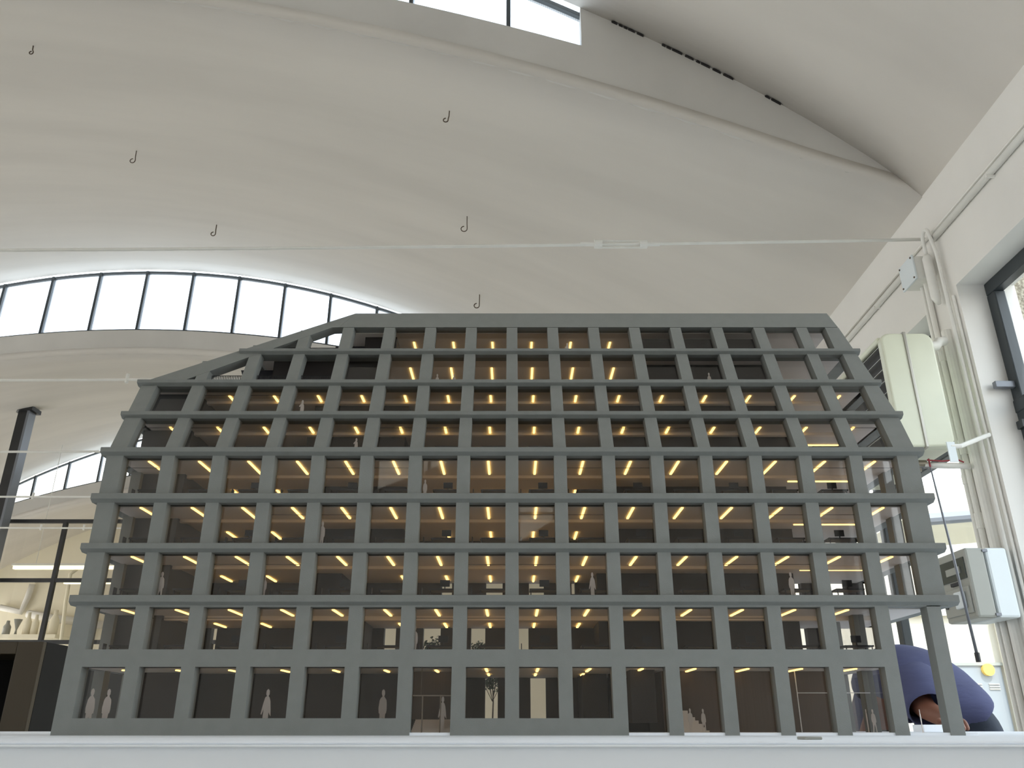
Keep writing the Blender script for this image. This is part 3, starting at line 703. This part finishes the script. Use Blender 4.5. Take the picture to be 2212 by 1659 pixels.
# window panes, each with a thin dark frame line; ceiling lamps
npane = nlamp = 0; pst = MB(); lst = MB()
def lampbox(mb, x, y0, y1, z): mb.box(x-.0022, x+.0022, y0, y1, z-.0022, z-.0003)
cand = []
for ri, nm in enumerate(names):
    z0, z1 = rows[nm]
    for i in range(16):
        if nm in 'AB' and i == 15: continue
        if nm == 'H' and i < 4: continue
        if nm == 'I' and i < 5: continue
        zb = z0
        if nm == 'A' and (i == 6 or i >= 10): zb = TZ+.001
        xa, xb = X_(i)+HWP, X_(i+1)-HWP
        if i == 15: xb = min(xb, {'H': .728, 'I': .716}.get(nm, X_(16)-HWP*1.6))
        if i == 0: xa = X_(0)+HWP
        rec = .018
        zt2 = z1+.0005
        c = [(xa,fy(zb)+rec,zb),(xb,fy(zb)+rec,zb),(xb,fy(zt2)+rec,zt2),(xa,fy(zt2)+rec,zt2)]
        if npane < 100:
            g = MB().add(c, [(0,1,2,3)]).build('window_pane', M['pane'], bm_root); npane += 1
            fm = MB(); tks = .0012
            fm.hexa([c[3], c[2], (xb,c[2][1]+.002,zt2), (xa,c[3][1]+.002,zt2), (xa,c[3][1],zt2-tks), (xb,c[2][1],zt2-tks), (xb,c[2][1]+.002,zt2-tks), (xa,c[3][1]+.002,zt2-tks)])
            if (i*7+ri*3) % 5 in (0, 2) and nm not in 'AI':
                zz = z1-.017; yy = fy(zz)+rec; fm.box(xa, xb, yy+.003, yy+.004, zz-.0004, zz+.0004)
            fm.build('frame_line', M['frame'], g)
        else: pst.add(c, [(0,1,2,3)])
        # lamps
        x = (X_(i)+X_(i+1))/2
        if nm in 'BCDE': L = (D+.03, D+.118)
        elif nm == 'A': L = (D+.035, D+.115)
        elif nm in 'FG': L = (fy(z1)+.055, fy(z1)+.103)
        else: L = (fy(z1)+.075, fy(z1)+.15)
        if nm in 'HI' and i > 10: continue
        if nm == 'A' and i < 7: L = (D+.075, D+.13)
        cand.append((x, L[0], L[1], z1))
        if nm in 'BCDE' and (i in (1, 2, 5, 6, 7, 8, 9) or (i == 3)): cand.append((x, D+.24, D+.31, z1-.0005))
        if nm == 'A' and 7 <= i <= 9: cand.append((x, D+.18, D+.24, z1))
o = pst.build('window_pane', M['pane'], bm_root); o['kind'] = 'stuff'
for nm in 'ABCDEFGHI':                      # lamps turned along the facade in the last bay but one
    z1 = rows[nm][1]
    if nm in 'CDEFGHI':
        y = fy(z1)+.17
        MB().box(X_(14)+.02, X_(15)+.06, y, y+.0035, z1-.0022, z1-.0003).build('cross_lamp', M['lamp'], bm_root)
cand.sort(key=lambda c: -(c[2]-c[1])/c[1])
for k, c in enumerate(cand):
    if k < 100: m = MB(); lampbox(m, *c); m.build('strip_lamp', M['lamp'], bm_root)
    else: lampbox(lst, *c)
o = lst.build('strip_lamp', M['lamp'], bm_root); o['kind'] = 'stuff'
# rear facade and end facades of the model
rb = MB()
REAR = {'A': [(-.057, -.030), (.039, .072)],
        'B': [(-.654, -.641), (-.567, -.553), (-.278, -.252), (-.193, -.155), (-.089, -.058), (.010, .036), (.209, .215)],
        'C': [(-.340, -.327), (-.156, -.133), (-.0575, -.021), (.0376, .071), (.132, .140)]}
for nm in names:
    z0, z1 = rows[nm]; zl = TZ if nm == 'A' else z0-.008; zh = z1+.01
    if nm in 'HI': rb.box(X_(5)-.03, .72, YB-.02, YB, zl, zh); continue
    xs0 = -.781 if nm == 'A' else X_(1)-.01; xs1 = X_(14)+.03; cur = xs0
    for a, b in REAR.get(nm, []): rb.box(cur, a, YB-.02, YB, zl, zh); cur = b
    rb.box(cur, xs1, YB-.02, YB, zl, zh)
    for x in (X_(0), X_(15), X_(16)):
        if nm == 'A' and x == X_(0): continue
        if nm in 'AB' and x == X_(16): continue
        rb.box(max(x-.02, -.781), min(x+.02, .781), YB-.02, YB, zl, zh)
rb.box(-.781, X_(15)+.02, YB-.021, YB, .0975, .118)
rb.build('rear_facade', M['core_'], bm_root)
for sx in (-1, 1):
    eb = MB()
    for nm in names[:7]:
        z0, z1 = rows[nm]; zl = TZ if nm == 'A' else z0-.008
        if nm in 'AB' and sx > 0:
            x = X_(15)
        else: x = sx*.769
        for yy in ((1.62, 1.74) if nm in 'ABCDE' else (1.74,)): eb.box(x-.010, x+.010, yy-.012, yy+.012, zl, z1+.006)
    if sx < 0: eb.box(-.781, -.761, D+PD, YB, TZ, .118) if False else eb.box(-.779, -.759, D+PD, YB, .0975, .118)
    eb.build('end_facade', M['paint'], bm_root)
MB().add([(X_(15),D+PD,TZ),(X_(15),YB-.02,TZ),(X_(15),YB-.02,zB1),(X_(15),D+PD,zB1)], [(0,1,2,3)]).build('end_pane', M['pane'], bm_root)
# ------------------------------------------------------------------ miniature furniture
ORD = ['first', 'second', 'third', 'fourth', 'fifth', 'sixth', 'seventh', 'eighth', 'ninth', 'tenth', 'eleventh', 'twelfth', 'thirteenth', 'fourteenth', 'fifteenth', 'sixteenth']
def mini_chair():
    m = MB(); m.box(-.006,.006,-.006,.006,.0115,.0135); m.box(-.006,-.0045,-.006,.006,.0135,.026)
    for a in (-.006, .0045):
        for b in (-.006, .0045): m.box(a, a+.0015, b, b+.0015, 0, .0115)
    return m
def mini_table():
    m = MB(); m.box(-.026,.026,-.017,.017,.0195,.022)
    for a in (-.024, .0225):
        for b in (-.015, .0135): m.box(a, a+.0015, b, b+.0015, 0, .0195)
    return m
def mini_screen():
    m = MB(); m.box(-.007,.007,-.004,.004,0,.001); m.box(-.001,.001,-.001,.001,.001,.006); m.box(-.009,.009,-.001,.001,.006,.018); return m
c0 = mini_chair().build('miniature_chair', M['furn'], org=(0,0,0)); t0 = mini_table().build('miniature_table', M['furn'], org=(0,0,0)); s0 = mini_screen().build('miniature_screen', M['furn'], org=(0,0,0))
used = set()
def place(proto, x, y, z, rz, label, cat, group):
    if proto.name not in used: used.add(proto.name); o = proto
    else: o = proto.copy(); COL.objects.link(o)
    o.location = (x, y, z+EYE); o.rotation_euler = (0, 0, rz); tag(o, label, cat, group)
for ri, nm in enumerate(names):
    if nm in 'HI': continue
    z1 = rows[nm][1]
    zf = (-.009+.001) if nm == 'A' else max(plates[ri][1], plates[ri][0]+.006)
    yb = fy(rows[nm][0]) + (.05 if nm not in 'FG' else .055)
    for i in range(15):
        if nm == 'A' and not (i in (4, 5, 7, 8)): continue
        if nm in 'FG' and i in (0, 4, 9): continue
        if nm in 'BCD' and i == 4 and nm != 'C': pass
        x = (X_(i)+X_(i+1))/2 + .004; fl = ORD[ri]+' storey, '+ORD[i]+' bay'
        if nm == 'A': yb = D+.10
        place(t0, x+.008, yb, zf, 0, 'tiny black table in the ' + fl, 'model table', 'tiny black tables inside the model')
        if nm in 'ABCDE':
            place(c0, x-.028, yb, zf, 0, 'tiny black chair left of the table, ' + fl, 'model chair', 'tiny black chairs inside the model')
            if nm != 'A' and i % 2 == 0 and i > 0: place(s0, x+.010, yb, zf+.022, 0, 'tiny black screen on the table, ' + fl, 'model screen', 'tiny black screens inside the model')
# ------------------------------------------------------------------ white cut-out figures
TOP_ = [(1.15,6.6),(1.0,7.5),(.55,8.0),(.25,8.3),(.45,8.8),(.45,9.5),(.2,9.9),(-.15,10),(-.5,9.6),(-.5,8.9),(-.25,8.3),(-.7,8.0),(-1.05,7.4),(-1.3,5.6),(-1.15,4.4),(-.9,4.3)]
MAN = [(-.75,0),(-.3,0),(-.25,.4),(-.1,2.6),(.0,3.6),(.15,2.4),(.2,.3),(.25,0),(.75,.05),(.6,.4),(.7,2.5),(.85,4.3),(1.05,4.4),(1.2,5.2)]+TOP_+[(-.8,2.4),(-.65,.4)]
WALK = [(-1.3,0),(-.8,.1),(-.8,.4),(-.3,2.6),(.05,3.6),(.4,2.2),(.6,.3),(.65,0),(1.15,.1),(1.0,.4),(.95,2.4),(.9,4.2),(1.25,4.3),(1.3,5.4)]+TOP_+[(-.85,2.6),(-1.2,.5)]
DRESS = [(-.6,0),(.6,0),(.75,2.0),(.75,4.6),(1.15,4.0),(1.45,3.7),(1.25,5.4),(.95,7.2),(.6,8.0),(.25,8.3),(.5,8.8),(.45,9.6),(0,10),(-.45,9.6),(-.5,8.8),(-.25,8.3),(-.7,8.0),(-1.1,6.6),(-1.6,4.2),(-1.35,4.0),(-.8,5.4),(-.9,3.6),(-.8,2.0)]
ELBOW = [(-.8,0),(.9,0),(1.0,3.4),(1.15,5.8),(.9,7.6),(.45,8.2),(.7,8.8),(.5,9.7),(0,10),(-.45,9.6),(-.5,8.8),(-.35,8.5),(-1.6,7.2),(-1.5,6.6),(-.8,7.0),(-.9,4.0)]
def figure(px, ytop, ybot, Yd, shape, zfoot, label, rot=0, hfix=None):
    a, b = ray(px, ytop); top = b*Yd; h = hfix or (top-zfoot); x = a*Yd; s = h/10; t = .0005
    pts = [(q[0]*s*.82, 0, q[1]*s) for q in shape]
    if rot: pts = [(p_[0]*math.cos(rot), p_[0]*math.sin(rot), p_[2]) for p_ in pts]
    off = (t*math.sin(-rot)*2, t*2*math.cos(rot), 0)
    m = MB().prism(pts, off)
    o = m.build('cutout_figure', M['paper'], org=(0,0,0)); o.location = (x, Yd, zfoot+EYE)
    tag(o, label, 'cutout figure', 'white cut-out figures of the model')
zfl = {nm: (-.008 if nm == 'A' else max(plates[ri][1], plates[ri][0]+.006)) for ri, nm in enumerate(names)}
Y1 = D+.024
figure(202, 1487, 0, Y1+.004, WALK, zfl['A'], 'pale flat figure striding, left of two in the leftmost ground window')
figure(237, 1488, 0, Y1+.004, MAN, zfl['A'], 'pale flat figure walking, right of two in the leftmost ground window')
figure(580, 1488, 0, Y1+.006, DRESS, zfl['A'], 'pale flat figure in a dress behind the fourth ground window')
figure(829, 1489, 0, D+.07, MAN, zfl['A'], 'pale flat figure standing by chairs behind the sixth ground window')
figure(957, 1504, 0, D+.05, DRESS, zfl['A'], 'pale flat figure in a long dress behind the entrance door')
figure(1490, 1530, 0, D+.045, MAN, zfl['A'], 'pale flat figure, left of the pair near the small steps')
figure(1518, 1531, 0, D+.045, WALK, zfl['A'], 'pale flat figure, right of the pair near the small steps')
figure(1884, 1532, 0, D+.05, WALK, zfl['A'], 'white flat figure seen broadside in the last glazed ground bay')
figure(1870, 1532, 0, D+.06, MAN, zfl['A'], 'white flat figure seen almost edge-on in the last glazed ground bay', rot=1.35)
figure(1986, 1532, 0, D+.03, WALK, zfl['A'], 'white flat figure standing in the open corner bay of the model', rot=1.0)
figure(897, 1351, 0, Y1+.008, MAN, zfl['B'], 'pale flat figure in the second storey above the entrance')
figure(352, 1235, 0, Y1+.006, WALK, zfl['C'], 'pale flat figure leaning at the third storey, second bay')
figure(573, 1243, 0, Y1+.006, MAN, zfl['C'], 'pale flat figure holding something at the third storey, fourth bay')
figure(1279, 1236, 0, Y1+.006, DRESS, zfl['C'], 'pale flat figure at the third storey, right of the centre')
figure(1707, 1236, 0, Y1+.006, MAN, zfl['C'], 'white flat figure at the third storey near the right end')
figure(698, 1126, 0, Y1+.006, MAN, zfl['D'], 'pale flat figure at the fourth storey, fifth bay')
figure(919, 1036, 0, Y1+.006, MAN, zfl['E'], 'pale flat figure at the fifth storey left of the centre')
figure(770, 946, 0, fy(.52)+.026, ELBOW, zfl['F'], 'pale flat figure at the sixth storey, fifth bay')
figure(654, 864, 0, fy(.61)+.030, ELBOW, zfl['G'], 'pale flat figure with raised arm at the seventh storey')
figure(945, 808, 0, fy(.70)+.030, MAN, zfl['H'], 'pale flat figure, left of two in the eighth storey window')
figure(981, 808, 0, fy(.70)+.030, MAN, zfl['H'], 'pale flat figure, right of two in the eighth storey window')
figure(1531, 805, 0, fy(.70)+.030, WALK, zfl['H'], 'grey flat figure alone at the eighth storey, right side')
figure(1225, 741, 0, fy(.79)+.030, ELBOW, zfl['I'], 'pale flat figure at the top storey before a lit lamp')
figure(1205, 749, 0, fy(.79)+.040, MAN, zfl['I'], 'pale flat figure mostly hidden at the top storey')
# miniature trees behind the model
def tree(x, y, h, r, lb):
    t = root('model_tree', (x, y, TZ), lb, 'model tree'); m = MB(); m.tube([(x,y,TZ),(x+.002,y,TZ+h*.45),(x,y,TZ+h*.75)], [.0022,.0016,.0008], 6)
    for k in range(6):
        a = k*1.05; m.tube([(x,y,TZ+h*.45),(x+r*.6*math.cos(a),y+r*.6*math.sin(a),TZ+h*(.65+.05*(k % 3)))], .0007, 5)
    m.build('trunk', M['twig'], t)
    lf = MB(); rnd = random.Random(int(x*1000)+5)
    for k in range(420):
        v = Vector((rnd.gauss(0,1), rnd.gauss(0,1), rnd.gauss(0,1))).normalized()*r*(rnd.random()**.4)*(1+.25*math.sin(k))
        c = Vector((x, y, TZ+h*.74))+Vector((v.x, v.y, v.z*.8)); s = r*.13
        u = Vector((rnd.gauss(0,1), rnd.gauss(0,1), rnd.gauss(0,1))).normalized(); w_ = u.orthogonal().normalized()*s; u = u.cross(w_).normalized()*s*.6
        lf.add([c-w_, c+u, c+w_, c-u], [(0,1,2,3)])
    lf.build('foliage', M['leaf'], t)
pt_ = ray(1064, 1468); tree(pt_[0]*1.95, 1.95, pt_[1]*1.95/.74+.012, .026, 'tiny dark tree behind the eighth ground window of the model')
pt_ = ray(942, 1388); tree(pt_[0]*1.93, 1.93, pt_[1]*1.93/.76, .034, 'taller tiny tree seen through the second storey left of centre')
pt_ = ray(1036, 1386); tree(pt_[0]*1.95, 1.95, pt_[1]*1.95/.76, .022, 'tiny tree seen low through the second storey at the centre')

# ================================================================== PERSON bending behind the table
def skin_obj(name, nodes, edges, m, parent, rootidx=0, sub=2):
    me = bpy.data.meshes.new(name); org = ORG[parent.name]
    me.from_pydata([(n[0]-org[0], n[1]-org[1], n[2]-org[2]) for n in nodes], edges, [])
    o = bpy.data.objects.new(name, me); COL.objects.link(o); o.parent = parent
    md = o.modifiers.new('skin', 'SKIN'); md.use_smooth_shade = True
    for i, n in enumerate(nodes):
        sv = me.skin_vertices[0].data[i]; sv.radius = (n[3], n[4] if len(n) > 4 else n[3]); sv.use_root = (i == rootidx)
    s2 = o.modifiers.new('sub', 'SUBSURF'); s2.levels = sub; s2.render_levels = sub
    me.materials.append(m); return o
bpy.context.view_layer.update()
PYc = 3.42
pr = root('person', (1.80, PYc, FLOOR), 'person in blue T-shirt and navy trousers bending over behind the model', 'person')
def make_skin_mesh(name):
    pass
def add_skin(name, nodes, edges, m, sub=2):
    me = bpy.data.meshes.new(name); org = ORG[pr.name]
    me.from_pydata([(n[0]-org[0], n[1]-org[1], n[2]-org[2]) for n in nodes], edges, [])
    o = bpy.data.objects.new(name, me); COL.objects.link(o); o.parent = pr
    o.modifiers.new('skin', 'SKIN').use_smooth_shade = True
    if not me.skin_vertices:
        b = bmesh.new(); b.from_mesh(me); b.verts.layers.skin.verify(); b.to_mesh(me); b.free()
    for i, n in enumerate(nodes):
        sv = me.skin_vertices[0].data[i]; sv.radius = (n[3], n[4] if len(n) > 4 else n[3]); sv.use_root = (i == 0)
    s2 = o.modifiers.new('sub', 'SUBSURF'); s2.levels = sub; s2.render_levels = sub
    me.materials.append(m); return o
P = PYc
body = [(1.765,P,-.10,.085), (1.735,P,.01,.085), (1.65,P,.09,.09), (1.54,P,.14,.10), (1.44,P,.08,.055), (1.42,P-.01,.02,.06), (1.40,P-.02,-.05,.085), (1.39,P-.03,-.12,.06),
        (1.51,P-.15,.12,.055), (1.49,P-.26,.06,.040), (1.49,P-.39,.025,.028), (1.485,P-.44,.02,.024),
        (1.51,P+.15,.10,.055), (1.45,P+.22,-.08,.042), (1.36,P+.10,-.20,.030),
        (1.765,P-.09,-.16,.085), (1.76,P-.12,-.50,.055), (1.78,P-.12,-.90,.042), (1.68,P-.12,-.94,.035),
        (1.765,P+.09,-.16,.085), (1.76,P+.12,-.50,.055), (1.79,P+.12,-.90,.042), (1.69,P+.12,-.94,.035)]
be = [(0,1),(1,2),(2,3),(3,4),(4,5),(5,6),(6,7),(3,8),(8,9),(9,10),(10,11),(3,12),(12,13),(13,14),(0,15),(15,16),(16,17),(17,18),(0,19),(19,20),(20,21),(21,22)]
# five fingers and a thumb side on each hand
def hand(base_idx, d, side):
    bx, by, bz = body[base_idx][:3]; d = Vector(d).normalized(); s = Vector(side).normalized()
    for k, (L, o_) in enumerate(((.07, -.022), (.08, -.007), (.075, .008), (.06, .022))):
        a = Vector((bx,by,bz))+s*o_+d*.05; i0 = len(body); body.append((*a, .0095)); b_ = a+d*L*.5+Vector((0,0,-.008)); body.append((*b_, .009)); c_ = b_+d*L*.4+Vector((0,0,-.022)); body.append((*c_, .008))
        be.extend([(base_idx, i0), (i0, i0+1), (i0+1, i0+2)])
    a = Vector((bx,by,bz))-s*.035+d*.015; i0 = len(body); body.append((*a, .011)); b_ = a-s*.015+d*.03; body.append((*b_, .0095)); be.extend([(base_idx, i0), (i0, i0+1)])
hand(11, (-.25, -1, .02), (1, -.2, 0)); hand(14, (-.4, -.6, -.4), (1, -.5, 0))
add_skin('body', body, be, M['skin'])
def loft(path, seg=28):
    # path: (x, y, z, half height, half width) rings of cloth around the body line, running in the xz plane
    m = MB(); pts = [Vector(p_[:3]) for p_ in path]
    for i_, p_ in enumerate(pts):
        d = (pts[min(i_+1, len(pts)-1)]-pts[max(i_-1, 0)]).normalized(); sd = Vector((0, 1, 0)) if abs(d.y) < .8 else Vector((1, 0, 0))
        up = sd.cross(d).normalized(); sd = d.cross(up).normalized()
        for k_ in range(seg):
            t_ = 2*math.pi*k_/seg; rip = 1+.018*math.sin(5*t_+i_*1.3)+.012*math.sin(9*t_-i_*2.1)
            m.v.append(tuple(p_+up*math.sin(t_)*path[i_][3]*rip+sd*math.cos(t_)*path[i_][4]*rip))
    for i_ in range(len(pts)-1):
        for k_ in range(seg): m.f.append((i_*seg+k_, i_*seg+(k_+1) % seg, (i_+1)*seg+(k_+1) % seg, (i_+1)*seg+k_))
    return m
def densify(path, n=4):
    out = []
    for a_, b_ in zip(path, path[1:]):
        for k_ in range(n): t_ = k_/n; out.append(tuple(u*(1-t_)+v*t_ for u, v in zip(a_, b_)))
    out.append(path[-1]); return out
def cloth(name, paths, m):
    mb = MB()
    for p_ in paths: q = loft(densify(p_)); mb.add(q.v, q.f)
    o = mb.build(name, m, pr, smooth=True)
    sd_ = o.modifiers.new('t', 'SOLIDIFY'); sd_.thickness = .006; sm_ = o.modifiers.new('s', 'SMOOTH'); sm_.iterations = 6; sm_.factor = .6
    return o
cloth('t_shirt', [[(1.775,P,.035,.105,.165), (1.74,P,.068,.118,.165), (1.69,P,.105,.132,.172), (1.63,P,.14,.142,.185), (1.57,P,.162,.148,.20), (1.505,P,.160,.152,.21), (1.45,P,.125,.125,.17), (1.43,P,.085,.08,.10)],
    [(1.53,P-.08,.15,.12,.12), (1.52,P-.18,.12,.10,.10), (1.495,P-.29,.045,.072,.075)],
    [(1.53,P+.08,.15,.12,.12), (1.50,P+.18,.08,.10,.10), (1.47,P+.24,-.02,.075,.08)]], M['shirt'])
cloth('trousers', [[(1.735,P,.045,.09,.15), (1.765,P,.0,.098,.165), (1.775,P,-.07,.098,.175), (1.77,P,-.16,.095,.17), (1.765,P,-.22,.08,.15)],
    [(1.77,P-.085,-.12,.095,.095), (1.765,P-.10,-.30,.09,.09), (1.765,P-.12,-.52,.078,.078), (1.785,P-.12,-.93,.075,.07)],
    [(1.77,P+.085,-.12,.095,.095), (1.765,P+.10,-.30,.09,.09), (1.765,P+.12,-.52,.078,.078), (1.785,P+.12,-.93,.075,.07)]], M['trousers'])
add_skin('hair', [(1.45,P-.01,.0,.06), (1.43,P-.01,-.04,.104), (1.405,P-.02,-.10,.102), (1.39,P-.02,-.16,.085)], [(0,1),(1,2)], M['hair'])
MB().tube([(1.93,P-.10,.02),(1.885,P-.165,-.01)], .012, 8).build('pocket_button', M['furn'], pr) if False else None
for sy in (-.12, .12):
    MB().hexa([(1.66,P+sy-.045,FLOOR),(1.86,P+sy-.045,FLOOR),(1.86,P+sy+.045,FLOOR),(1.66,P+sy+.045,FLOOR),(1.68,P+sy-.035,FLOOR+.05),(1.86,P+sy-.04,FLOOR+.09),(1.86,P+sy+.04,FLOOR+.09),(1.68,P+sy+.035,FLOOR+.05)]).build('shoe', M['shoe'], pr, bevel=.015)
# small white block beside the person on the table
p = at(2000, 1572, 2.6)
tag(MB().box(p.x-.03, p.x+.03, 2.55, 2.62, TZ, TZ+.02).build('white_block', M['white'], bevel=.002), 'small white block on the table behind the open corner bay', 'block')
